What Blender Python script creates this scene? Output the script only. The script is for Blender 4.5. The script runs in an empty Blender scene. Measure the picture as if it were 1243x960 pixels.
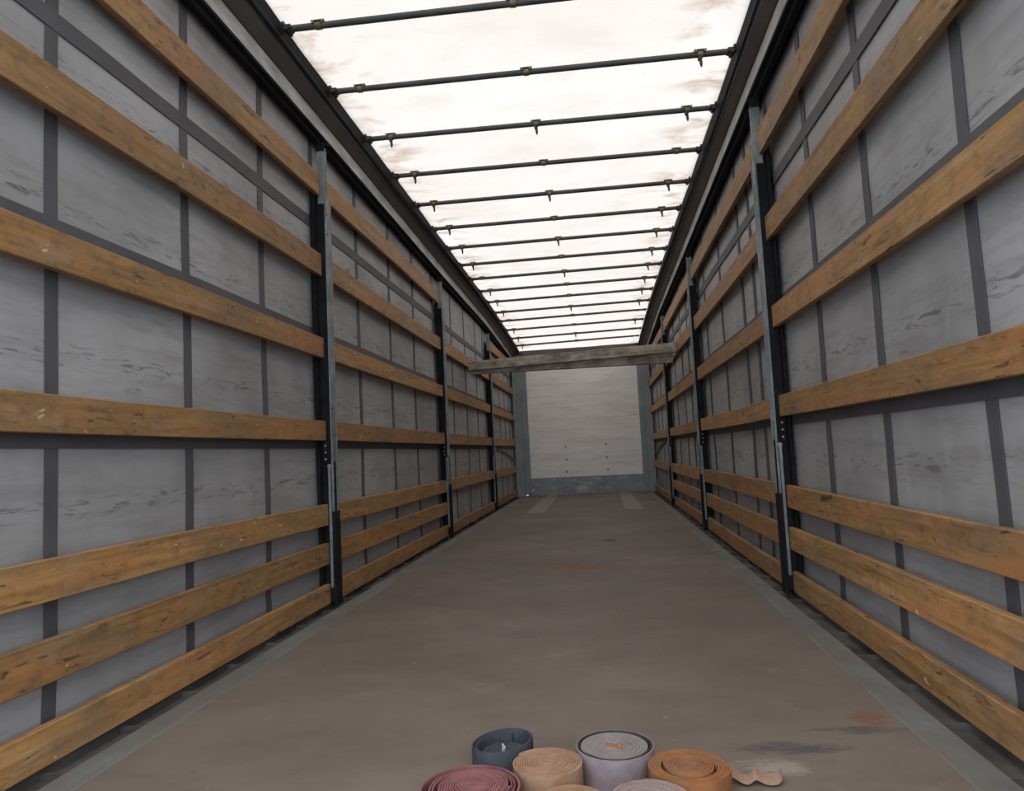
import bpy, bmesh, math, random
from mathutils import Vector, Matrix, noise
random.seed(7)
scn = bpy.context.scene
C = scn.collection

# ------------------------------------------------------------------ camera
cam_d = bpy.data.cameras.new('camera')
cam = bpy.data.objects.new('camera', cam_d); C.objects.link(cam)
cam_d.sensor_fit = 'HORIZONTAL'; cam_d.sensor_width = 36.0
cam_d.lens = 870.53 / 1243 * 36.0
cam_d.clip_start = 0.05; cam_d.clip_end = 200
yw, pt, rl = (math.radians(a) for a in (6.73292553, 4.60225552, -2.78198289))
fwd = Vector((-math.sin(yw) * math.cos(pt), math.cos(yw) * math.cos(pt), math.sin(pt)))
rt = Vector((math.cos(yw), math.sin(yw), 0)); up = rt.cross(fwd)
r2 = rt * math.cos(rl) + up * math.sin(rl); u2 = -rt * math.sin(rl) + up * math.cos(rl)
m = Matrix((r2, u2, -fwd)).transposed().to_4x4()
m.translation = Vector((0.28969, 0.0, 0.79714))
cam.matrix_world = m
scn.camera = cam

# ------------------------------------------------------------------ light and exposure
world = bpy.data.worlds.new('overcast_sky'); scn.world = world; world.use_nodes = True
wn = world.node_tree; wn.nodes.clear()
wo = wn.nodes.new('ShaderNodeOutputWorld'); wb = wn.nodes.new('ShaderNodeBackground')
tc = wn.nodes.new('ShaderNodeTexCoord'); sx = wn.nodes.new('ShaderNodeSeparateXYZ'); cr = wn.nodes.new('ShaderNodeValToRGB')
cr.color_ramp.elements[0].position = 0.0; cr.color_ramp.elements[0].color = (0.66, 0.77, 0.96, 1)
cr.color_ramp.elements[1].position = 0.7; cr.color_ramp.elements[1].color = (0.98, 0.98, 1.0, 1)
wn.links.new(tc.outputs['Generated'], sx.inputs[0]); wn.links.new(sx.outputs['Z'], cr.inputs[0])
wn.links.new(cr.outputs[0], wb.inputs['Color']); wb.inputs['Strength'].default_value = 3.3
wn.links.new(wb.outputs[0], wo.inputs[0])
scn.view_settings.view_transform = 'Standard'; scn.view_settings.look = 'None'
scn.view_settings.gamma = 1.0; scn.view_settings.use_curve_mapping = False
scn.view_settings.exposure = 0.0
scn.cycles.use_denoising = True
scn.cycles.max_bounces = 10; scn.cycles.diffuse_bounces = 7; scn.cycles.transmission_bounces = 6

# ------------------------------------------------------------------ helpers
def link(o, parent=None):
    C.objects.link(o)
    if parent is not None: o.parent = parent
    return o

def parent_world(p):
    v = Vector((0, 0, 0))
    while p is not None:
        v += p.location; p = p.parent
    return v

def obj(name, bm, mat, parent=None, smooth=False):
    me = bpy.data.meshes.new(name)
    bmesh.ops.recalc_face_normals(bm, faces=bm.faces)
    bm.to_mesh(me); bm.free()
    if smooth:
        for p in me.polygons: p.use_smooth = True
    me.materials.append(mat)
    o = bpy.data.objects.new(name, me)
    if parent is not None and parent_world(parent).length > 0:   # shapes are given in world space, parents only translate
        me.transform(Matrix.Translation(-parent_world(parent)))
    return link(o, parent)

def thing(name, loc, label, cat, group=None):
    o = bpy.data.objects.new(name, None); C.objects.link(o)
    o.empty_display_size = 0.1; o.location = loc
    return tag(o, label, cat, group)

def tag(o, label, cat, group=None):
    o['label'] = label; o['category'] = cat
    if group: o['group'] = group
    return o

def struct(o, label=None):
    o['kind'] = 'structure'
    if label: o['label'] = label
    return o

def box(bm, x0, x1, y0, y1, z0, z1, bev=0.0, seg=1):
    x0, x1 = min(x0, x1), max(x0, x1)
    r = bmesh.ops.create_cube(bm, size=1.0)
    for v in r['verts']:
        v.co = Vector((x0 + (v.co.x + .5) * (x1 - x0), y0 + (v.co.y + .5) * (y1 - y0), z0 + (v.co.z + .5) * (z1 - z0)))
    if bev:
        es = list({e for v in r['verts'] for e in v.link_edges})
        bmesh.ops.bevel(bm, geom=es, offset=bev, segments=seg, affect='EDGES', profile=0.5)

def cyl(bm, p, q, r, seg=16, r2=None):
    p, q = Vector(p), Vector(q); d = q - p
    rot = d.to_track_quat('Z', 'Y').to_matrix().to_4x4()
    mt = Matrix.Translation((p + q) / 2) @ rot
    bmesh.ops.create_cone(bm, cap_ends=True, segments=seg, radius1=r, radius2=r if r2 is None else r2, depth=d.length, matrix=mt)

def sweep(bm, stations, closed=True):
    """stations: list of lists of points (same count) joined in order"""
    rows = [[bm.verts.new(p) for p in s] for s in stations]
    n = len(rows[0])
    for a, b in zip(rows, rows[1:]):
        for i in range(n if closed else n - 1):
            j = (i + 1) % n
            bm.faces.new((a[i], a[j], b[j], b[i]))
    if closed:
        bm.faces.new(rows[0]); bm.faces.new(rows[-1][::-1])

def lerp(tab, y):
    if y <= tab[0][0]: return tab[0][1]
    for (a, va), (b, vb) in zip(tab, tab[1:]):
        if y <= b: return va + (vb - va) * (y - a) / (b - a)
    return tab[-1][1]

# ------------------------------------------------------------------ materials
class NT:
    def __init__(s, name):
        s.m = bpy.data.materials.new(name); s.m.use_nodes = True
        s.t = s.m.node_tree; s.t.nodes.clear()
        s.out = s.t.nodes.new('ShaderNodeOutputMaterial')
    def n(s, k, **kw):
        nd = s.t.nodes.new('ShaderNode' + k)
        for a, v in kw.items(): setattr(nd, a, v)
        return nd
    def l(s, a, b): s.t.links.new(a, b)
    def coord(s, scale=(1, 1, 1), rand=0.0):
        tcn = s.n('TexCoord'); mp = s.n('Mapping'); mp.inputs['Scale'].default_value = scale
        s.l(tcn.outputs['Object'], mp.inputs['Vector'])
        if rand:
            oi = s.n('ObjectInfo'); mu = s.n('Math', operation='MULTIPLY'); mu.inputs[1].default_value = rand
            s.l(oi.outputs['Random'], mu.inputs[0])
            cx = s.n('CombineXYZ')
            for i in range(3): s.l(mu.outputs[0], cx.inputs[i])
            s.l(cx.outputs[0], mp.inputs['Location'])
        return mp.outputs[0]
    def noise(s, vec, scale, detail=4, rough=0.55, dist=0.0):
        nd = s.n('TexNoise'); nd.inputs['Scale'].default_value = scale; nd.inputs['Detail'].default_value = detail
        nd.inputs['Roughness'].default_value = rough; nd.inputs['Distortion'].default_value = dist
        s.l(vec, nd.inputs['Vector']); return nd.outputs['Fac']
    def ramp(s, fac, stops):
        nd = s.n('ValToRGB'); e = nd.color_ramp.elements
        while len(e) < len(stops): e.new(0.5)
        for el, (p, c) in zip(e, stops):
            el.position = p; el.color = (c[0], c[1], c[2], 1) if hasattr(c, '__len__') else (c, c, c, 1)
        s.l(fac, nd.inputs[0]); return nd.outputs[0]
    def mix(s, fac, a, b, mode='MIX'):
        nd = s.n('Mix', data_type='RGBA', blend_type=mode)
        for sock, v in ((nd.inputs[0], fac), (nd.inputs[6], a), (nd.inputs[7], b)):
            if hasattr(v, 'is_output'): s.l(v, sock)
            elif hasattr(v, '__len__'): sock.default_value = (v[0], v[1], v[2], 1)
            else: sock.default_value = v
        return nd.outputs[2]
    def math(s, op, a, b=0.0):
        nd = s.n('Math', operation=op)
        for sock, v in zip(nd.inputs, (a, b)):
            if hasattr(v, 'is_output'): s.l(v, sock)
            else: sock.default_value = v
        return nd.outputs[0]
    def pbr(s, col, rough=0.6, metal=0.0, bump=None, bstr=0.3, bdist=0.002, spec=0.5):
        p = s.n('BsdfPrincipled')
        for sock, v in ((p.inputs['Base Color'], col), (p.inputs['Roughness'], rough)):
            if hasattr(v, 'is_output'): s.l(v, sock)
            elif hasattr(v, '__len__'): sock.default_value = (v[0], v[1], v[2], 1)
            else: sock.default_value = v
        p.inputs['Metallic'].default_value = metal
        p.inputs['Specular IOR Level'].default_value = spec
        if bump is not None:
            b = s.n('Bump'); b.inputs['Strength'].default_value = bstr; b.inputs['Distance'].default_value = bdist
            s.l(bump, b.inputs['Height']); s.l(b.outputs[0], p.inputs['Normal'])
        s.l(p.outputs[0], s.out.inputs[0]); return s.m

def mat_wood():
    t = NT('varnished_plank_wood')
    g = t.coord((14, 1.1, 22), 37.0); big = t.coord((3, 1.6, 6), 91.0); fine = t.coord((40, 5, 70), 53.0)
    grain = t.noise(g, 2.0, 6, 0.6, 0.6)
    c = t.ramp(grain, [(0.28, (0.19, 0.098, 0.036)), (0.46, (0.335, 0.180, 0.062)), (0.60, (0.415, 0.232, 0.088)), (0.78, (0.50, 0.305, 0.135))])
    blot = t.noise(big, 1.7, 5, 0.68)
    c = t.mix(t.ramp(blot, [(0.44, 0.0), (0.66, 0.7)]), c, (0.205, 0.137, 0.082))
    ora = t.noise(t.coord((4, 1.3, 5), 29.0), 1.6, 3, 0.55)
    c = t.mix(t.ramp(ora, [(0.5, 0.0), (0.66, 0.65)]), c, (0.44, 0.195, 0.070))
    mott = t.noise(t.coord((12, 9, 14), 47.0), 1.6, 5, 0.7)
    c = t.mix(t.ramp(mott, [(0.50, 0.0), (0.70, 0.55)]), c, (0.115, 0.070, 0.040))
    ash = t.noise(t.coord((5, 4, 9), 63.0), 1.3, 4, 0.65)
    c = t.mix(t.ramp(ash, [(0.55, 0.0), (0.72, 0.5)]), c, (0.36, 0.27, 0.185))
    sc = t.noise(t.coord((30, 7.0, 40), 17.0), 1.0, 4, 0.65, 1.0)
    c = t.mix(t.ramp(sc, [(0.61, 0.0), (0.68, 0.85)]), c, (0.040, 0.027, 0.020))
    pl = t.noise(t.coord((30, 13, 34), 71.0), 1.0, 2, 0.5, 0.6)
    c = t.mix(t.ramp(pl, [(0.715, 0.0), (0.75, 0.7)]), c, (0.72, 0.52, 0.30))
    oi = t.n('ObjectInfo'); v = t.ramp(oi.outputs['Random'], [(0.0, 0.78), (1.0, 1.08)])
    c = t.mix(1.0, c, v, 'MULTIPLY')
    return t.pbr(c, 0.62, 0, t.noise(fine, 1.0, 5), 0.35, 0.002, 0.3)

def mat_tarp_side():
    t = NT('grey_tarpaulin')
    v = t.coord((1, 1, 1), 5.0)
    n1 = t.noise(v, 1.3, 5, 0.6); n2 = t.noise(t.coord((6, 1.2, 9), 3.0), 2.0, 5, 0.65)
    c = t.ramp(n1, [(0.32, (0.245, 0.242, 0.235)), (0.68, (0.385, 0.382, 0.372))])
    c = t.mix(t.ramp(n2, [(0.47, 0.0), (0.72, 0.5)]), c, (0.17, 0.155, 0.145))
    # rubbed black scuffs, long in the trailer's direction, strongest just above the planks
    sc = t.noise(t.coord((20, 2.2, 26), 11.0), 1.5, 4, 0.62, 1.2)
    c = t.mix(t.ramp(sc, [(0.68, 0.0), (0.75, 0.6)]), c, (0.07, 0.066, 0.064))
    sep = t.n('SeparateXYZ'); tcn = t.n('TexCoord'); t.l(tcn.outputs['Object'], sep.inputs[0])
    z = sep.outputs['Z']
    for zc, w in ((1.15, .06), (1.62, .05), (2.06, .05), (0.70, .05)):
        d = t.math('DIVIDE', t.math('ABSOLUTE', t.math('SUBTRACT', z, zc)), w)
        band = t.ramp(d, [(0.0, 1.0), (1.0, 0.0)])
        s2 = t.noise(t.coord((30, 9, 60), 2.0 + zc), 1.0, 3, 0.6, 0.8)
        c = t.mix(t.math('MULTIPLY', band, t.ramp(s2, [(0.54, 0.0), (0.64, 0.75)])), c, (0.06, 0.057, 0.056))
    pale = t.noise(t.coord((5, 9, 3), 23.0), 1.2, 3, 0.5)
    c = t.mix(t.ramp(pale, [(0.62, 0.0), (0.8, 0.4)]), c, (0.42, 0.42, 0.42))
    wv = t.noise(t.coord((3, 3, 1.2), 0), 2.0, 3, 0.5)
    return t.pbr(c, 0.6, 0, wv, 0.35, 0.02, 0.35)

def mat_simple(name, lo, hi, rough=0.6, metal=0.0, scale=4, bump=0.15, spec=0.5, stretch=(1, 1, 1), rand=9.0):
    t = NT(name); n1 = t.noise(t.coord(stretch, rand), scale, 5, 0.6)
    c = t.ramp(n1, [(0.3, lo), (0.7, hi)])
    return t.pbr(c, rough, metal, t.noise(t.coord(stretch, rand), scale * 9, 3), bump, 0.001, spec)

def mat_galv():
    t = NT('galvanised_steel'); v = t.coord((1, 1, 1), 13.0)
    c = t.ramp(t.noise(v, 7, 5, 0.65), [(0.3, (0.13, 0.145, 0.145)), (0.55, (0.215, 0.235, 0.232)), (0.75, (0.36, 0.375, 0.37))])
    c = t.mix(t.ramp(t.noise(t.coord((9, 3, 2), 4.0), 4, 4, 0.6), [(0.6, 0.0), (0.75, 0.6)]), c, (0.07, 0.065, 0.06))
    return t.pbr(c, 0.5, 0.1, t.noise(v, 60, 2), 0.1, 0.001)

def mat_floor():
    t = NT('worn_plywood_deck'); v = t.coord((1, 1, 1))
    n1 = t.noise(v, 1.1, 5, 0.6); st = t.noise(t.coord((1.0, 2.2, 1)), 2.2, 6, 0.7, 0.3)
    c = t.ramp(n1, [(0.3, (0.138, 0.110, 0.088)), (0.7, (0.205, 0.170, 0.140))])
    c = t.mix(t.ramp(st, [(0.48, 0.0), (0.70, 0.5)]), c, (0.108, 0.090, 0.078))
    c = t.mix(t.ramp(t.noise(t.coord((1, 1.5, 1)), 7, 4, 0.7), [(0.6, 0.0), (0.78, 0.5)]), c, (0.075, 0.065, 0.066))
    c = t.mix(t.ramp(t.noise(t.coord((1.2, 1, 1)), 2.7, 5, 0.6), [(0.6, 0.0), (0.8, 0.5)]), c, (0.30, 0.265, 0.225))
    c = t.mix(t.ramp(t.noise(t.coord((24, 24, 1)), 1.0, 2, 0.5), [(0.72, 0.0), (0.78, 0.55)]), c, (0.36, 0.32, 0.27))
    rust = t.noise(t.coord((1.0, 5.0, 1)), 1.6, 5, 0.7, 0.5)
    c = t.mix(t.ramp(rust, [(0.66, 0.0), (0.76, 0.6)]), c, (0.21, 0.075, 0.03))
    # rust streak across the deck, a few metres in, dark stains right of the coils
    sep = t.n('SeparateXYZ'); t.l(v, sep.inputs[0])
    def blob(cx, cy, rx, ry, col, k):
        nonlocal c
        wob = t.math('MULTIPLY', t.math('SUBTRACT', t.noise(t.coord((4, 10, 1)), 3, 6, .8), 0.5), 4.5)
        a = t.math('POWER', t.math('DIVIDE', t.math('SUBTRACT', sep.outputs['X'], cx), rx), 2.0)
        b = t.math('POWER', t.math('DIVIDE', t.math('SUBTRACT', sep.outputs['Y'], cy), ry), 2.0)
        d = t.math('ADD', t.math('ADD', a, b), wob)
        c = t.mix(t.math('MULTIPLY', t.ramp(d, [(0.1, 1.0), (1.0, 0.0)]), k), c, col)
    blob(0.12, 4.95, 0.32, 0.10, (0.26, 0.085, 0.025), 0.85)
    blob(-0.65, 4.9, 0.5, 0.06, (0.20, 0.085, 0.04), 0.5)
    blob(1.0, 2.2, 0.06, 0.07, (0.20, 0.08, 0.045), 0.7)
    blob(0.33, 6.4, 0.08, 0.12, (0.05, 0.045, 0.035), 0.8)
    blob(0.74, 2.0, 0.16, 0.045, (0.075, 0.065, 0.068), 0.85)
    blob(0.95, 2.12, 0.14, 0.03, (0.085, 0.07, 0.07), 0.7)
    blob(0.66, 1.88, 0.10, 0.06, (0.36, 0.33, 0.27), 0.6)
    blob(0.86, 3.9, 0.3, 0.08, (0.19, 0.085, 0.045), 0.5)
    return t.pbr(c, 0.7, 0, t.noise(v, 45, 4), 0.25, 0.002, 0.25)

def mat_roof():
    t = NT('translucent_white_tarpaulin'); v = t.coord((1, 1, 1))
    c = t.ramp(t.noise(v, 1.1, 4, 0.6), [(0.35, (0.62, 0.58, 0.53)), (0.65, (0.66, 0.63, 0.59))])
    sep = t.n('SeparateXYZ'); t.l(v, sep.inputs[0])
    edge = t.ramp(t.math('ABSOLUTE', sep.outputs['X']), [(0.80, 0.15), (1.05, 1.0)])
    st = t.noise(t.coord((1.6, 2.6, 1)), 1.7, 4, 0.6, 0.4)
    c = t.mix(t.math('MULTIPLY', edge, t.ramp(st, [(0.50, 0.0), (0.68, 0.8)])), c, (0.36, 0.24, 0.165))
    st2 = t.noise(t.coord((0.7, 1.6, 1)), 1.1, 4, 0.55)
    c = t.mix(t.ramp(st2, [(0.58, 0.0), (0.78, 0.45)]), c, (0.50, 0.40, 0.34))
    tr = t.n('BsdfTranslucent'); df = t.n('BsdfDiffuse'); ms = t.n('MixShader'); ms.inputs[0].default_value = 0.50
    t.l(c, tr.inputs[0]); t.l(c, df.inputs[0]); t.l(tr.outputs[0], ms.inputs[1]); t.l(df.outputs[0], ms.inputs[2])
    t.l(ms.outputs[0], t.out.inputs[0]); return t.m

def mat_panel():
    t = NT('aluminium_wall_panel')
    c = t.ramp(t.noise(t.coord((1, 1, 5)), 1.6, 5, 0.6), [(0.3, (0.76, 0.72, 0.67)), (0.7, (0.88, 0.86, 0.82))])
    c = t.mix(t.ramp(t.noise(t.coord((1.3, 1, 9)), 2.1, 4, 0.6), [(0.52, 0.0), (0.75, 0.55)]), c, (0.62, 0.54, 0.46))
    return t.pbr(c, 0.55, 0.0, None, 0, 0, 0.4)

def mat_greywood():
    t = NT('weathered_grey_timber')
    g = t.noise(t.coord((2.2, 20, 26), 31.0), 2.0, 6, 0.65, 0.5)
    c = t.ramp(g, [(0.3, (0.15, 0.120, 0.09)), (0.5, (0.31, 0.262, 0.205)), (0.72, (0.48, 0.425, 0.34))])
    b = t.noise(t.coord((2.5, 4, 4), 7.0), 2.0, 3)
    c = t.mix(t.ramp(b, [(0.5, 0.0), (0.62, 0.6)]), c, (0.58, 0.54, 0.47))
    c = t.mix(t.ramp(b, [(0.34, 0.65), (0.44, 0.0)]), c, (0.10, 0.085, 0.072))
    return t.pbr(c, 0.8, 0, g, 0.4, 0.003, 0.2)

def mat_web(name, lo, hi, dirt, dk=0.5):
    t = NT(name)
    c = t.ramp(t.noise(t.coord((1, 1, 1), 3.0), 18, 4, 0.65), [(0.3, lo), (0.7, hi)])
    c = t.mix(t.ramp(t.noise(t.coord((1, 1, 1), 8.0), 9, 5, 0.7), [(0.5, 0.0), (0.72, dk)]), c, dirt)
    wv = t.n('TexWave'); wv.inputs['Scale'].default_value = 260; wv.bands_direction = 'Z'
    t.l(t.coord(), wv.inputs['Vector'])
    return t.pbr(c, 0.85, 0, wv.outputs['Fac'], 0.25, 0.0006, 0.2)

WOOD = mat_wood(); TARP = mat_tarp_side(); GALV = mat_galv(); FLOOR = mat_floor(); ROOF = mat_roof()
PANEL = mat_panel(); GREYW = mat_greywood()
WEBBAND = mat_simple('dark_grey_webbing', (0.062, 0.060, 0.062), (0.092, 0.088, 0.09), 0.7, 0, 5)
BLACK = mat_simple('black_painted_steel', (0.008, 0.008, 0.009), (0.018, 0.018, 0.02), 0.75, 0, 10, spec=0.12)
RUBBER = mat_simple('black_rubber_seal', (0.010, 0.010, 0.012), (0.018, 0.018, 0.02), 0.8, 0, 10, spec=0.12)
RAILF = mat_simple('scuffed_grey_rail', (0.16, 0.155, 0.14), (0.48, 0.465, 0.43), 0.5, 0.0, 3.5, stretch=(3, 1, 3))
RAILD = mat_simple('brown_grey_shaded_rail', (0.070, 0.062, 0.060), (0.115, 0.102, 0.097), 0.55, 0.2, 3)  # dull rail tone; on the inner flange it stands in for shade
TUBE = mat_simple('dark_steel_tube', (0.045, 0.052, 0.052), (0.09, 0.098, 0.096), 0.5, 0.0, 8)
CLIP = mat_simple('yellowed_zinc_clip', (0.14, 0.115, 0.06), (0.26, 0.225, 0.14), 0.45, 0.4, 20)
PIN = mat_simple('dark_steel_pin', (0.035, 0.033, 0.03), (0.07, 0.065, 0.055), 0.5, 0.3, 20)
def mat_edge():
    t = NT('zinc_floor_edge')
    c = t.ramp(t.noise(t.coord((1.5, 1, 1), 9.0), 3, 5, 0.65), [(0.3, (0.115, 0.120, 0.112)), (0.7, (0.205, 0.215, 0.205))])
    c = t.mix(t.ramp(t.noise(t.coord((5, 1.4, 1), 2.0), 2.0, 5, 0.7), [(0.42, 0.0), (0.62, 0.75)]), c, (0.155, 0.130, 0.105))
    return t.pbr(c, 0.7, 0.0, t.noise(t.coord(), 50, 3), .1, .001, 0.3)
EDGE = mat_edge()
CHAN = mat_simple('grimy_edge_channel', (0.05, 0.046, 0.043), (0.13, 0.12, 0.11), 0.9, 0, 5, spec=0.15)
def mat_kick():
    t = NT('blue_grey_kick_plate')
    c = t.ramp(t.noise(t.coord((1, 1, 1), 9.0), 4, 5, 0.6), [(0.3, (0.20, 0.235, 0.25)), (0.7, (0.29, 0.325, 0.34))])
    c = t.mix(t.ramp(t.noise(t.coord((1.6, 1, 4), 2.0), 2.3, 5, 0.7), [(0.56, 0.0), (0.66, 0.8)]), c, (0.55, 0.57, 0.57))
    return t.pbr(c, 0.55, 0.0)
KICK = mat_kick()
POSTF = mat_simple('green_grey_corner_steel', (0.19, 0.225, 0.22), (0.27, 0.305, 0.30), 0.5, 0.0, 4)
STRIP = mat_simple('pale_worn_strip', (0.20, 0.175, 0.15), (0.26, 0.235, 0.205), 0.7, 0, 6)
ASPH = mat_simple('asphalt', (0.10, 0.10, 0.10), (0.16, 0.16, 0.155), 0.9, 0, 6)
BOLT = mat_simple('dark_bolt', (0.03, 0.03, 0.03), (0.06, 0.06, 0.06), 0.5, 0.3, 20)
PALE = mat_simple('bare_zinc', (0.30, 0.31, 0.30), (0.42, 0.43, 0.42), 0.45, 0.3, 12)

# ------------------------------------------------------------------ geometry tables
Y0, YF = 0.75, 13.32
ROOFZ = [(0, 3.00), (3.28, 2.968), (5.8, 2.925), (8.3, 2.890), (10.0, 2.862), (11.4, 2.800), (12.6, 2.732), (13.32, 2.675)]
RAILZ = [(0, 2.70), (3.96, 2.680), (7.0, 2.637), (10.1, 2.620), (12.5, 2.52), (13.32, 2.50)]
ROOFX = [(0, 1.165), (4, 1.158), (8, 1.125), (13.32, 1.095)]
ys = [Y0 + (YF - Y0) * i / 60 for i in range(61)]

# ------------------------------------------------------------------ setting: ground, deck, roof sheet
bm = bmesh.new(); box(bm, -30, 30, -25, 40, -1.3, -1.2)
struct(obj('ground', bm, ASPH))

bm = bmesh.new(); box(bm, -1.08, 1.08, Y0, YF + .02, -0.05, 0.0)
floor = struct(obj('floor', bm, FLOOR))
for x in (-0.60, 0.69):
    bm = bmesh.new()
    pts = [(x - .12, 9.55), (x + .12, 9.45), (x + .09, YF - .08), (x - .09, YF - .08)]
    vs = [bm.verts.new((a, b, 0.0)) for a, b in pts]
    f = bm.faces.new(vs); r = bmesh.ops.extrude_face_region(bm, geom=[f])
    bmesh.ops.translate(bm, verts=[g for g in r['geom'] if isinstance(g, bmesh.types.BMVert)], vec=(0, 0, 0.002))
    o = obj('wear_strip', bm, STRIP, floor); o['label'] = 'pale worn strip on the deck by the front wall'

bm = bmesh.new()
nx = 25; rows = []
for y in [Y0 - .05 + (YF + .1 - Y0) * j / 160 for j in range(161)]:
    row = []
    for i in range(nx):
        u = -1 + 2 * i / (nx - 1)
        x = u * (lerp(ROOFX, y) + .02)
        z = lerp(ROOFZ, y) + .030 + .012 * noise.noise(Vector((x * 1.5, y * 2.1, 0)))
        row.append(bm.verts.new((x, y, z)))
    rows.append(row)
for a, b in zip(rows, rows[1:]):
    for i in range(nx - 1): bm.faces.new((a[i], a[i + 1], b[i + 1], b[i]))
struct(obj('ceiling', bm, ROOF, smooth=True))

# ------------------------------------------------------------------ side curtains with their webbing
SL = [0.95, 1.27, 1.92, 2.62, 3.28, 3.92, 4.69, 5.46, 6.19, 6.96, 7.86, 8.66, 9.45, 10.08, 10.8, 11.58, 12.2, 12.85]
SR = [0.95, 1.32, 1.98, 2.665, 3.31, 3.97, 4.55, 4.9, 5.66, 6.48, 7.1, 7.8, 8.4, 9.2, 10.0, 10.8, 11.5, 12.2, 12.9]
def curtain_x(s, y, z):
    return s * (1.302 + .010 * noise.noise(Vector((y * .9 + s * 7, z * .8, 3))) + .004 * noise.noise(Vector((y * 3, z * 2.5, s * 5))))
for side, s, SY in (('left', -1, SL), ('right', 1, SR)):
    bm = bmesh.new(); rows = []
    nz = 30; zt = 2.78
    for j in range(181):
        y = Y0 + (YF + .05 - Y0) * j / 180; row = []
        for i in range(nz):
            z = -0.12 + (min(zt, lerp(RAILZ, y) + .08) + .12) * i / (nz - 1)
            row.append(bm.verts.new((curtain_x(s, y, z), y, z)))
        rows.append(row)
    for a, b in zip(rows, rows[1:]):
        for i in range(nz - 1): bm.faces.new((a[i], a[i + 1], b[i + 1], b[i]))
    wall = struct(obj('wall_' + side, bm, TARP, smooth=True))
    sm = wall.modifiers.new('thick', 'SOLIDIFY'); sm.thickness = 0.003; sm.offset = 1 if s > 0 else -1
    for y in SY:
        bm = bmesh.new(); st = []
        w = .026
        for i in range(41):
            z = -0.10 + (lerp(RAILZ, y) + .15) * i / 40
            wob = .014 * max(0, (.30 - z) / .3) * math.sin(z * 22 + y * 4)
            x = curtain_x(s, y, z) - s * .004
            st.append([(x, y - w + wob, z), (x, y + w + wob, z), (x - s * .003, y + w + wob, z), (x - s * .003, y - w + wob, z)])
        sweep(bm, st); obj('vertical_webbing', bm, WEBBAND, wall)
    for z0, z1 in ((2.160, 2.222), (1.510, 1.568), (0.876, 0.935)):
        bm = bmesh.new(); st = []
        for j in range(181):
            y = Y0 + (YF - Y0) * j / 180
            a, b = curtain_x(s, y, z0) - s * .0055, curtain_x(s, y, z1) - s * .0055
            st.append([(a, y, z0), (b, y, z1), (b - s * .003, y, z1), (a - s * .003, y, z0)])
        sweep(bm, st); obj('horizontal_webbing', bm, WEBBAND, wall)
    # a webbing that has come loose and sags in the far bay
    bm = bmesh.new(); st = []
    for j in range(21):
        y = (10.45 if s < 0 else 11.0) + 2.6 * j / 20; q = (y - 10.4) / 2.7
        z = .87 - .20 * q * q
        st.append([(s * 1.285, y, z - .02), (s * 1.285, y, z + .02), (s * 1.281, y, z + .02), (s * 1.281, y, z - .02)])
    sweep(bm, st); obj('sagging_webbing', bm, WEBBAND, wall)['label'] = 'loose sagging webbing'

# ------------------------------------------------------------------ roof side rails (cantrails)
for n, s, side in ((1, -1, 'left'), (2, 1, 'right')):
    def prof(pts, thick=.006):
        bm = bmesh.new(); st = []
        for y in ys:
            b, r = lerp(RAILZ, y), lerp(ROOFZ, y) ; rx = lerp(ROOFX, y)
            def P(p):
                x, f = p
                if x == 'r': x = rx + .008
                return (s * x, y, b + (r - b) * f)
            a = [P(p) for p in pts]
            back = [(q[0] + s * thick, q[1], q[2]) for q in a[::-1]]
            st.append(a + back)
        sweep(bm, st); return bm
    rail = struct(obj('trim_%d' % n, prof([(1.214, .09), (1.222, .28), (1.224, .44)]), RAILF))
    obj('lower_seal', prof([(1.244, -.03), (1.238, .03), (1.216, .045), (1.214, .09)], .03), RUBBER, rail)
    obj('inner_flange', prof([(1.224, .44), (1.214, .455), (1.175, .59), ('r', .62)]), RAILD, rail)  # slants downward; its shade is put into the darker colour
    obj('runner_track', prof([('r', .62), (1.168, .68), (1.176, .72), (1.162, .78), ('r', .86), ('r', 1.12)]), BLACK, rail)
    obj('light_block_panel', prof([(1.328, 1.14), (1.330, -.30)]), RAILD, rail)  # unseen panel added outside the curtain to block sky light
    bm = bmesh.new(); st = []
    for y in ys:
        b, r = lerp(RAILZ, y), lerp(ROOFZ, y); z = b + (r - b) * 1.14; x = lerp(ROOFX, y) + .010
        st.append([(s * x, y, z), (s * 1.334, y, z), (s * 1.334, y, z + .006), (s * x, y, z + .006)])
    sweep(bm, st); obj('light_block_cap', bm, RAILD, rail)  # unseen cap added to stop sky light leaking in above the curtain

# ------------------------------------------------------------------ deck edges
for n, s in ((3, -1), (4, 1)):
    bm = bmesh.new(); box(bm, s * 1.08, s * 1.178, Y0, YF - .01, -0.06, 0.004, .003)
    e = struct(obj('trim_%d' % n, bm, EDGE))
    bm = bmesh.new(); box(bm, s * 1.178, s * 1.272, Y0, YF - .01, -0.06, -0.022)
    y = Y0 + .1
    while y < YF - .1:
        box(bm, s * 1.180, s * 1.262, y, y + .012, -0.024, -0.004); y += .33
    box(bm, s * 1.262, s * 1.275, Y0, YF - .01, -0.03, .004)
    obj('lashing_channel', bm, CHAN, e)

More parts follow.
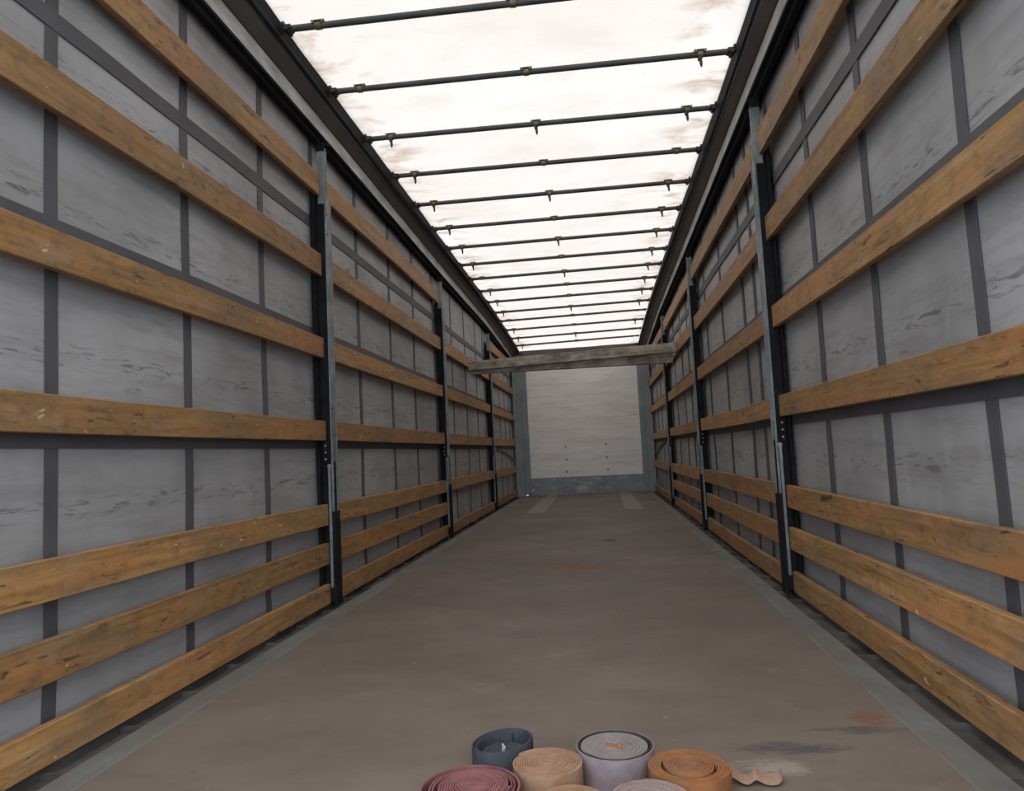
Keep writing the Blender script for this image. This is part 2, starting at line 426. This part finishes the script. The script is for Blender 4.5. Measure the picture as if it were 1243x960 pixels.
# ------------------------------------------------------------------ front wall
bm = bmesh.new()
zz = .31; k = 0; prof_pts = []
yb = YF + .005
while zz < 2.62:
    z2 = min(zz + .215, 2.66)
    prof_pts += [(yb + .006, zz), (yb, zz + .006), (yb, z2 - .006), (yb + .006, z2)]
    zz = z2
st = []
for x in (-1.02, 1.06):
    st.append([(x, a, b) for a, b in prof_pts] + [(x, yb + .05, 2.66), (x, yb + .05, .31)])
sweep(bm, st)
wf = struct(obj('wall_front', bm, PANEL))
bm = bmesh.new(); box(bm, -1.06, 1.13, YF - .03, YF + .05, -0.05, .315, .006)
obj('kick_plate', bm, KICK, wf)['label'] = 'blue-grey steel kick plate along the foot of the front wall'
for s, xin, xout in ((-1, -1.00, -1.245), (1, 1.05, 1.265)):
    bm = bmesh.new()
    xm = xin + (xout - xin) * .42
    box(bm, xm, xout, YF - .10, YF + .04, -0.04, 2.62, .006)          # outer box section
    box(bm, xin, xm, YF - .05, YF + .03, .02, 2.62, .006)             # inner step
    for z in (.95, 1.6, 2.0):
        box(bm, xin + (xm - xin) * .1, xm, YF - .056, YF - .049, z, z + .012)
    box(bm, xout - s * .002, s * 1.33, YF - .015, YF + .04, -0.04, 2.62)
    obj('corner_post', bm, POSTF, wf)
    bm = bmesh.new(); box(bm, xout - s * .012, xout + s * .004, YF - .125, YF - .09, -0.02, 2.5, .002)
    obj('post_edge_strip', bm, PALE, wf)
bm = bmesh.new(); box(bm, -1.20, 1.20, YF - .06, YF + .10, 2.53, 2.698, .006)
obj('header_rail', bm, RAILD, wf)
for x, z in ((-.33, .873), (-.33, .635), (-.33, .408), (.41, .880), (.415, .640), (.42, .415)):
    bm = bmesh.new(); cyl(bm, (x, YF + .008, z), (x, YF - .012, z), .016, 10); cyl(bm, (x, YF - .01, z), (x, YF - .02, z), .009, 6)
    obj('bolt', bm, BOLT, wf)

# ------------------------------------------------------------------ sliding side posts
POSTS = {-1: (3.955, 7.09, 10.28), 1: (3.955, 6.90, 9.86)}
ORD3 = ('nearest the camera', 'second from the camera', 'farthest from the camera')
def side_post(s, y, label):
    root = thing('side_post', (s * 1.25, y, 0.0), label, 'post', 'sliding posts between the wooden slats')
    ztop = lerp(RAILZ, y) - .002
    def X(a, b): return (s * a, s * b)
    # outer sleeve: C profile with inward lips
    bm = bmesh.new()
    x0, x1 = X(1.214, 1.221); box(bm, x0, x1, y - .035, y + .045, .52, 2.33, .002)
    x0, x1 = X(1.210, 1.215); box(bm, x0, x1, y - .035, y - .024, .52, 2.33, .001)
    box(bm, x0, x1, y + .034, y + .045, .52, 2.33, .001); box(bm, x0, x1, y - .004, y + .004, .9, 2.2, .001)
    obj('post_sleeve', bm, GALV, root)
    bm = bmesh.new(); box(bm, *X(1.221, 1.270), y - .034, y + .044, .02, 2.30, .002); box(bm, *X(1.2695, 1.280), y - .085, y + .085, .02, 2.36, .002)
    obj('post_body', bm, BLACK, root)
    bm = bmesh.new(); x0, x1 = X(1.222, 1.262); box(bm, x0, x1, y - .028, y + .020, 2.0, ztop - .03, .002)
    box(bm, *X(1.216, 1.224), y - .018, y - .008, 2.33, ztop - .05, .001); box(bm, *X(1.216, 1.224), y + .006, y + .014, 2.33, ztop - .05, .001)
    obj('upper_slide', bm, GALV, root)
    for k in range(4):
        zc = 2.38 + k * .06
        bm = bmesh.new(); cyl(bm, (s * 1.2225, y - .003, zc), (s * 1.2195, y - .003, zc), .006, 10); obj('slot_hole', bm, BLACK, root)
    for zc in (2.24, 2.12, 1.1):
        bm = bmesh.new(); cyl(bm, (s * 1.2145, y - .015, zc), (s * 1.2125, y - .015, zc), .009, 10); obj('slot_hole', bm, BLACK, root)
    bm = bmesh.new()
    box(bm, *X(1.215, 1.262), y - .03, y - .018, ztop - .06, ztop - .005, .002)
    cyl(bm, (s * 1.205, y - .02, ztop - .02), (s * 1.25, y - .02, ztop - .02), .008, 10)
    cyl(bm, (s * 1.205, y - .02, ztop - .02), (s * 1.205, y + .015, ztop - .01), .006, 8)
    obj('top_hook', bm, BLACK, root)
    # lower box with its slot
    bm = bmesh.new(); box(bm, *X(1.206, 1.222), y - .04, y + .05, .0, .52, .003); box(bm, *X(1.203, 1.207), y - .006, y + .016, .06, .50, .001)
    obj('base_box', bm, BLACK, root)
    bm = bmesh.new(); box(bm, *X(1.208, 1.214), y - .012, y + .004, .52, .80, .001); obj('locking_slot', bm, BLACK, root)
    # latch plate and lever on the side that faces the doors
    bm = bmesh.new(); box(bm, *X(1.226, 1.268), y - .045, y - .035, .79, .915, .002)
    lp = obj('latch_plate', bm, BLACK, root)
    for k in range(3):
        bm = bmesh.new(); cyl(bm, (s * 1.247, y - .044, .815 + k * .038), (s * 1.247, y - .0475, .815 + k * .038), .0055, 10)
        obj('rivet', bm, PALE, lp)
    bm = bmesh.new(); box(bm, *X(1.222, 1.238), y - .046, y - .036, .10, .785, .003); cyl(bm, (s * 1.228, y - .048, .775), (s * 1.228, y - .034, .775), .011, 12)
    obj('lever', bm, GALV, root)
    return root
for s in (-1, 1):
    for i, y in enumerate(POSTS[s]):
        side_post(s, y, 'galvanised steel side post on the %s wall, %s' % ('left' if s < 0 else 'right', ORD3[i]))

# ------------------------------------------------------------------ wooden slats between the posts
ROWS = [(2.345, 2.477), (1.868, 1.997), (1.393, 1.509), (0.922, 1.033), (0.448, 0.564), (0.229, 0.346), (0.014, 0.121)]
ROWN = ['topmost', 'second from the top', 'third from the top', 'middle', 'third from the floor', 'second from the floor', 'lowest']
BAYN = ['nearest bay', 'second bay', 'third bay', 'farthest bay']
MISS = {-1: {(2, 0), (2, 5), (3, 5)}, 1: {(3, 5)}}
LOOK = {(-1, 0, 4): 'orange-brown', (-1, 0, 5): 'dark-scuffed brown', (-1, 0, 6): 'orange', (-1, 0, 3): 'dirty ochre',
        (1, 0, 4): 'orange-brown', (1, 0, 2): 'pale-chipped', (1, 0, 6): 'dull tan'}
def slat(s, bay, row, y0, y1):
    z0, z1 = ROWS[row]
    adj = LOOK.get((s, bay, row), 'brown')
    sd = 'left' if s < 0 else 'right'
    lab = '%s wooden slat, %s of the %s, %s wall' % (adj, ROWN[row], BAYN[bay], sd)
    bm = bmesh.new(); n = 16; st = []
    hx = .0135; c = .0025; L = y1 - y0; ph = random.uniform(0, 6); am = random.uniform(-.006, .006)
    for j in range(n + 1):
        t = j / n; y = t * L
        dz = am * math.sin(math.pi * t) ; dx = .002 * math.sin(3 * t + ph)
        h = z1 - z0
        p = [(-hx, c), (-hx + c, 0), (hx - c, 0), (hx, c), (hx, h - c), (hx - c, h), (-hx + c, h), (-hx, h - c)]
        st.append([(dx + a, y, b + dz) for a, b in p])
    sweep(bm, st)
    me_o = obj('wooden_slat', bm, WOOD)
    me_o.location = (s * (1.24 + hx), y0, z0)
    me_o.rotation_euler = (random.uniform(-.0008, .0008), 0, 0)
    tag(me_o, lab, 'slat', 'wooden slats along the %s wall' % sd)
for s in (-1, 1):
    P = POSTS[s]
    bays = [(Y0 + .05, P[0] - .047), (P[0] + .050, P[1] - .047), (P[1] + .050, P[2] - .047), (P[2] + .050, YF - .13)]
    for b, (a, c_) in enumerate(bays):
        for r in range(7):
            if (b, r) in MISS[s]: continue
            slat(s, b, r, a, c_)

# ------------------------------------------------------------------ roof bows
ORD = ['first', 'second', 'third', 'fourth', 'fifth', 'sixth', 'seventh', 'eighth', 'ninth', 'tenth', 'eleventh', 'twelfth',
       'thirteenth', 'fourteenth', 'fifteenth', 'sixteenth', 'last']
NOPIN = {(0, 0), (0, 1), (0, 2), (1, 0), (1, 1), (3, 1), (3, 2), (5, 1), (8, 0), (9, 1), (7, 1), (10, 1), (12, 0), (12, 1), (12, 2), (13, 1), (14, 2), (15, 1), (15, 2)}
BZL = [2.963, 2.958, 2.946, 2.932, 2.923, 2.910, 2.903, 2.889, 2.880, 2.872, 2.859, 2.835, 2.821, 2.785, 2.745, 2.710, 2.650]
BZR = [2.945, 2.937, 2.922, 2.916, 2.919, 2.911, 2.909, 2.897, 2.894, 2.887, 2.882, 2.858, 2.850, 2.816, 2.777, 2.751, 2.708]
for i in range(17):
    y = 3.28 + .625 * i
    zl, zr = BZL[i], BZR[i]; xe = lerp(ROOFX, y) - .005
    zmid = (zl + zr) / 2
    root = thing('roof_bow', (0, y, zmid), 'thin dark steel roof bow under the white tarpaulin, %s' % ('last before the front wall' if i == 16 else ORD[i] + ' from the camera'), 'roof bow', 'roof bows under the tarpaulin')
    def Z(x): return zl + (zr - zl) * (x + xe) / (2 * xe)
    bm = bmesh.new(); cyl(bm, (-xe + .03, y, Z(-xe)), (xe - .03, y, Z(xe)), .0165, 18)
    o = obj('bow_tube', bm, TUBE, root, smooth=False)
    for sgn in (-1, 1):
        bm = bmesh.new(); z = Z(sgn * xe)
        box(bm, sgn * (xe - .045), sgn * (xe + .002), y - .030, y + .030, z - .012, z + .012, .005)
        cyl(bm, (sgn * (xe - .02), y - .035, z - .01), (sgn * (xe - .02), y + .035, z - .01), .012, 12)
        cyl(bm, (sgn * (xe - .012), y - .024, z + .012), (sgn * (xe + .002), y - .024, z + .012), .014, 12)
        cyl(bm, (sgn * (xe - .012), y + .024, z + .012), (sgn * (xe + .002), y + .024, z + .012), .014, 12)
        obj('end_carriage', bm, PIN, root)
    for k, x in enumerate((-.975, .0, .965)):
        z = Z(x)
        bm = bmesh.new()
        box(bm, x - .034, x + .034, y - .022, y + .022, z + .0155, z + .021, .001)
        for a in (-.030, .018): box(bm, x + a, x + a + .012, y - .024, y + .024, z + .004, z + .018, .001)
        cyl(bm, (x - .014, y, z), (x + .014, y, z), .0205, 16)
        cl = obj('clip', bm, CLIP, root)
        if (i, k) not in NOPIN:
            bm = bmesh.new()
            cyl(bm, (x, y, z - .017), (x + .002, y, z - .055), .0085, 10)
            cyl(bm, (x + .002, y, z - .055), (x + .003, y, z - .072), .0085, 10, .004)
            cyl(bm, (x - .006, y - .014, z - .024), (x - .006, y + .014, z - .024), .008, 10)
            obj('pin', bm, PIN, cl)

# ------------------------------------------------------------------ timber beams wedged across
def beam(name, label, a, b, h, d, drop=0.0):
    a, b = Vector(a), Vector(b)
    mid = (a + b) / 2
    bm = bmesh.new(); st = []
    L = (b - a).length; n = 24
    for j in range(n + 1):
        t = j / n; x = -L / 2 + L * t
        w = .004 * noise.noise(Vector((x * 3, 1.7, h * 9)))
        w2 = .003 * noise.noise(Vector((x * 6, 8.7, 0)))
        c = .005
        p = [(-d / 2 + w, -h / 2 + c), (-d / 2 + c + w, -h / 2 + w2), (d / 2 - c, -h / 2 + w2), (d / 2, -h / 2 + c), (d / 2, h / 2 - c), (d / 2 - c, h / 2 + w2), (-d / 2 + c + w, h / 2 + w2), (-d / 2 + w, h / 2 - c)]
        st.append([(x, q, z) for q, z in p])
    sweep(bm, st)
    o = obj(name, bm, GREYW); o.location = mid
    dv = (b - a).normalized()
    o.rotation_euler = (0, -math.asin(dv.z), math.atan2(dv.y, dv.x))
    return tag(o, label, 'beam', 'timber beams wedged across the trailer')
beam('timber_beam', 'weathered grey timber beam wedged across between the walls, front one of two', (-1.236, 8.60, 1.882), (1.236, 8.38, 1.922), .112, .07)
beam('timber_beam', 'lower weathered timber beam lying close behind the front beam', (-1.236, 8.70, 1.848), (1.200, 8.48, 1.812), .110, .08)

# ------------------------------------------------------------------ coiled lashing straps on the deck
def ribbon(bm, pts, zt, zb, th):
    st = []
    n = len(pts)
    for i, p in enumerate(pts):
        a = pts[max(0, i - 1)]; b = pts[min(n - 1, i + 1)]
        d = Vector((b[0] - a[0], b[1] - a[1])); d.normalize(); nn = Vector((-d.y, d.x)) * th / 2
        t = zt(i) if callable(zt) else zt; bb = zb(i) if callable(zb) else zb
        st.append([(p[0] - nn.x, p[1] - nn.y, bb), (p[0] + nn.x, p[1] + nn.y, bb), (p[0] + nn.x, p[1] + nn.y, t), (p[0] - nn.x, p[1] - nn.y, t)])
    sweep(bm, st)

def coil(cx, cy, R, r0, h, pitch, fill=.82, seed=0, tele=.003, ell=1.0, rotz=0, core=.5, z0=.001):
    rnd = random.Random(seed)
    turns = (R - r0) / pitch; n = int(turns * 56); pts = []; zo = []
    offs = [rnd.uniform(-1, 1) * tele for _ in range(int(turns) + 3)]
    for i in range(n + 1):
        th = 2 * math.pi * i / 56; rr = r0 + pitch * i / 56
        k = core + (1 - core) * min(1, (rr - r0) / (R - r0) * 2.2)        # the heart of the coil is a flattened loop
        rr2 = rr * (1 + .010 * math.sin(2 * th + seed) + .006 * noise.noise(Vector((math.cos(th), math.sin(th), i / 40 + seed))))
        x, y = rr2 * math.cos(th), rr2 * math.sin(th) * k * ell
        c_, s_ = math.cos(rotz), math.sin(rotz)
        pts.append((cx + x * c_ - y * s_, cy + x * s_ + y * c_))
        q = i / 56; a = int(q); f = q - a; f = f * f * (3 - 2 * f)
        zo.append(offs[a] * (1 - f) + offs[a + 1] * f)
    bm = bmesh.new(); ribbon(bm, pts, lambda i: z0 + h + zo[i], lambda i: z0 + abs(zo[i]) * .3, pitch * fill)
    return bm

def wrap(cx, cy, R, h, th, a0, a1, ex=(0, 0), z0=.001, tilt=0.0, grow=0.0):
    pts = []; n = 90
    for i in range(n + 1):
        t = i / n; a = a0 + (a1 - a0) * t; rr = R + grow * t
        pts.append((cx + ex[0] + rr * math.cos(a), cy + ex[1] + rr * math.sin(a)))
    bm = bmesh.new(); ribbon(bm, pts, lambda i: z0 + h + tilt * (pts[i][0] - cx), z0, th)
    return bm
PI = math.pi
G = 'coiled lashing straps on the deck'
NAVY = mat_web('navy_webbing', (0.040, 0.045, 0.058), (0.070, 0.077, 0.092), (0.12, 0.12, 0.118))
MAROON = mat_web('maroon_webbing', (0.165, 0.062, 0.070), (0.26, 0.115, 0.115), (0.22, 0.12, 0.115))
TAN = mat_web('tan_webbing', (0.27, 0.155, 0.095), (0.37, 0.235, 0.155), (0.20, 0.13, 0.09), .6)
LILAC = mat_web('lilac_webbing', (0.19, 0.15, 0.165), (0.27, 0.23, 0.24), (0.30, 0.28, 0.245))
DARKW = mat_web('dark_brown_webbing', (0.035, 0.028, 0.026), (0.06, 0.05, 0.048), (0.10, 0.09, 0.08))
ORANGE = mat_web('orange_webbing', (0.22, 0.088, 0.035), (0.33, 0.145, 0.062), (0.20, 0.135, 0.095), 0.8)
PEACH = mat_web('peach_webbing', (0.25, 0.155, 0.105), (0.36, 0.235, 0.165), (0.16, 0.12, 0.10), .7)
GREYL = mat_web('greyed_lilac_webbing', (0.20, 0.175, 0.165), (0.29, 0.26, 0.245), (0.22, 0.18, 0.18))
ROSE = mat_web('dusty_rose_webbing', (0.23, 0.17, 0.15), (0.32, 0.25, 0.225), (0.20, 0.15, 0.14))
WHITE = mat_simple('white_stitching', (0.42, 0.42, 0.42), (0.6, 0.6, 0.6), 0.7, 0, 30)

H = .068
t = thing('strap_coil', (0.0, 1.872, 0), 'navy blue strap coil with loose outer turn, behind maroon and tan coils', 'strap coil', G)
obj('coil', coil(.004, 1.868, .052, .004, H - .022, .0038, seed=1, core=.6, tele=.002), NAVY, t)
obj('outer_wrap', wrap(0, 1.872, .074, H + .002, .0045, .3, .3 + 2 * PI * 1.0, tilt=.10, grow=.003), NAVY, t)
obj('inner_wrap', wrap(0, 1.872, .066, H - .006, .0035, 1.3, 1.3 + 2 * PI * .95, tilt=.05, grow=.002), NAVY, t)
bm = bmesh.new(); ribbon(bm, [(.004 + .004 * math.sin(k * .9), 1.852 + k * .005) for k in range(7)], H - .010, H - .021, .004)
obj('stitched_end', bm, WHITE, t)['label'] = 'short white stitched end'

t = thing('strap_coil', (0.124, 1.748, 0), 'tan strap coil with small dark centre, between maroon and lilac coils', 'strap coil', G)
obj('coil', coil(.124, 1.748, .083, .011, H, .0058, seed=2, core=.5, fill=.80, tele=.0016), TAN, t)

t = thing('strap_coil', (0.284, 1.832, 0), 'tall lilac-grey strap coil with dark outer ring, behind the rose coil', 'strap coil', G)
obj('coil', coil(.284, 1.832, .081, .008, H + .004, .0050, seed=3, core=.45, fill=.84, tele=.0012), GREYL, t)
obj('outer_wrap', wrap(.284, 1.832, .0865, H + .007, .0030, 0.2, .2 + 2 * PI * 1.02, grow=.0015), DARKW, t)['label'] = 'dark outer turn'
obj('second_wrap', wrap(.284, 1.832, .0925, H + .006, .003, 2.2, 2.2 + 2 * PI * 1.02, grow=.0015), LILAC, t)
bm = bmesh.new(); ribbon(bm, [(.262 + .005 * k, 1.832 - .0012 * k) for k in range(8)], H + .010, .02, .006); box(bm, .290, .302, 1.812, 1.824, .02, H + .014, .002)
obj('folded_end', bm, ORANGE, t)['label'] = 'orange folded end standing in the middle'

t = thing('strap_coil', (0.450, 1.740, 0), 'orange strap coil with a loose end lying on its right', 'strap coil', G)
obj('coil', coil(.450, 1.740, .058, .006, H - .002, .0055, seed=4, core=.6, fill=.80, tele=.0015), ORANGE, t)
obj('outer_wrap', coil(.450, 1.740, .093, .063, H - .005, .0060, seed=5, core=1, fill=.84, tele=.002), ORANGE, t)
bm = bmesh.new(); st = []
path = [(.525, 1.806, .026), (.552, 1.812, .020), (.572, 1.804, .005), (.590, 1.800, .003), (.602, 1.806, .014), (.612, 1.810, .010), (.626, 1.802, .003), (.648, 1.800, .003), (.662, 1.806, .006), (.668, 1.820, .020)]
for k, (x, y, z) in enumerate(path):
    st.append([(x, y - .026, z), (x + .008, y + .024, z + .004 + .008 * (k % 3 == 1)), (x + .008, y + .024, z + .0075 + .008 * (k % 3 == 1)), (x, y - .026, z + .0035)])
sweep(bm, st); o = obj('loose_end', bm, PEACH, t, smooth=False); o['label'] = 'peach crumpled loose end'
sb = o.modifiers.new('s', 'SUBSURF'); sb.levels = 2; sb.render_levels = 2

t = thing('strap_coil', (-0.038, 1.628, 0), 'large maroon strap coil with loose turns, leftmost of the coils', 'strap coil', G)
obj('coil', coil(-.030, 1.628, .080, .020, H, .0060, seed=6, core=.22, fill=.80, tele=.002), MAROON, t)
obj('middle_wrap', coil(-.032, 1.628, .098, .0855, H - .002, .0064, seed=7, core=1, fill=.6, tele=.003), MAROON, t)
obj('outer_wrap', wrap(-.038, 1.628, .107, H - .004, .005, 3.6, 3.6 + 2 * PI * .99, grow=.004), MAROON, t)

t = thing('strap_coil', (0.182, 1.563, 0), 'small tan strap coil nearest the camera, cut by the bottom edge', 'strap coil', G)
obj('coil', coil(.190, 1.560, .073, .006, H, .0058, seed=8, core=.75, fill=.80, tele=.0018), TAN, t)
t = thing('strap_coil', (0.349, 1.580, 0), 'dusty rose strap coil in front of the lilac one', 'strap coil', G)
obj('coil', coil(.352, 1.578, .083, .006, H, .0058, seed=9, core=.75, fill=.80, tele=.0018), ROSE, t)
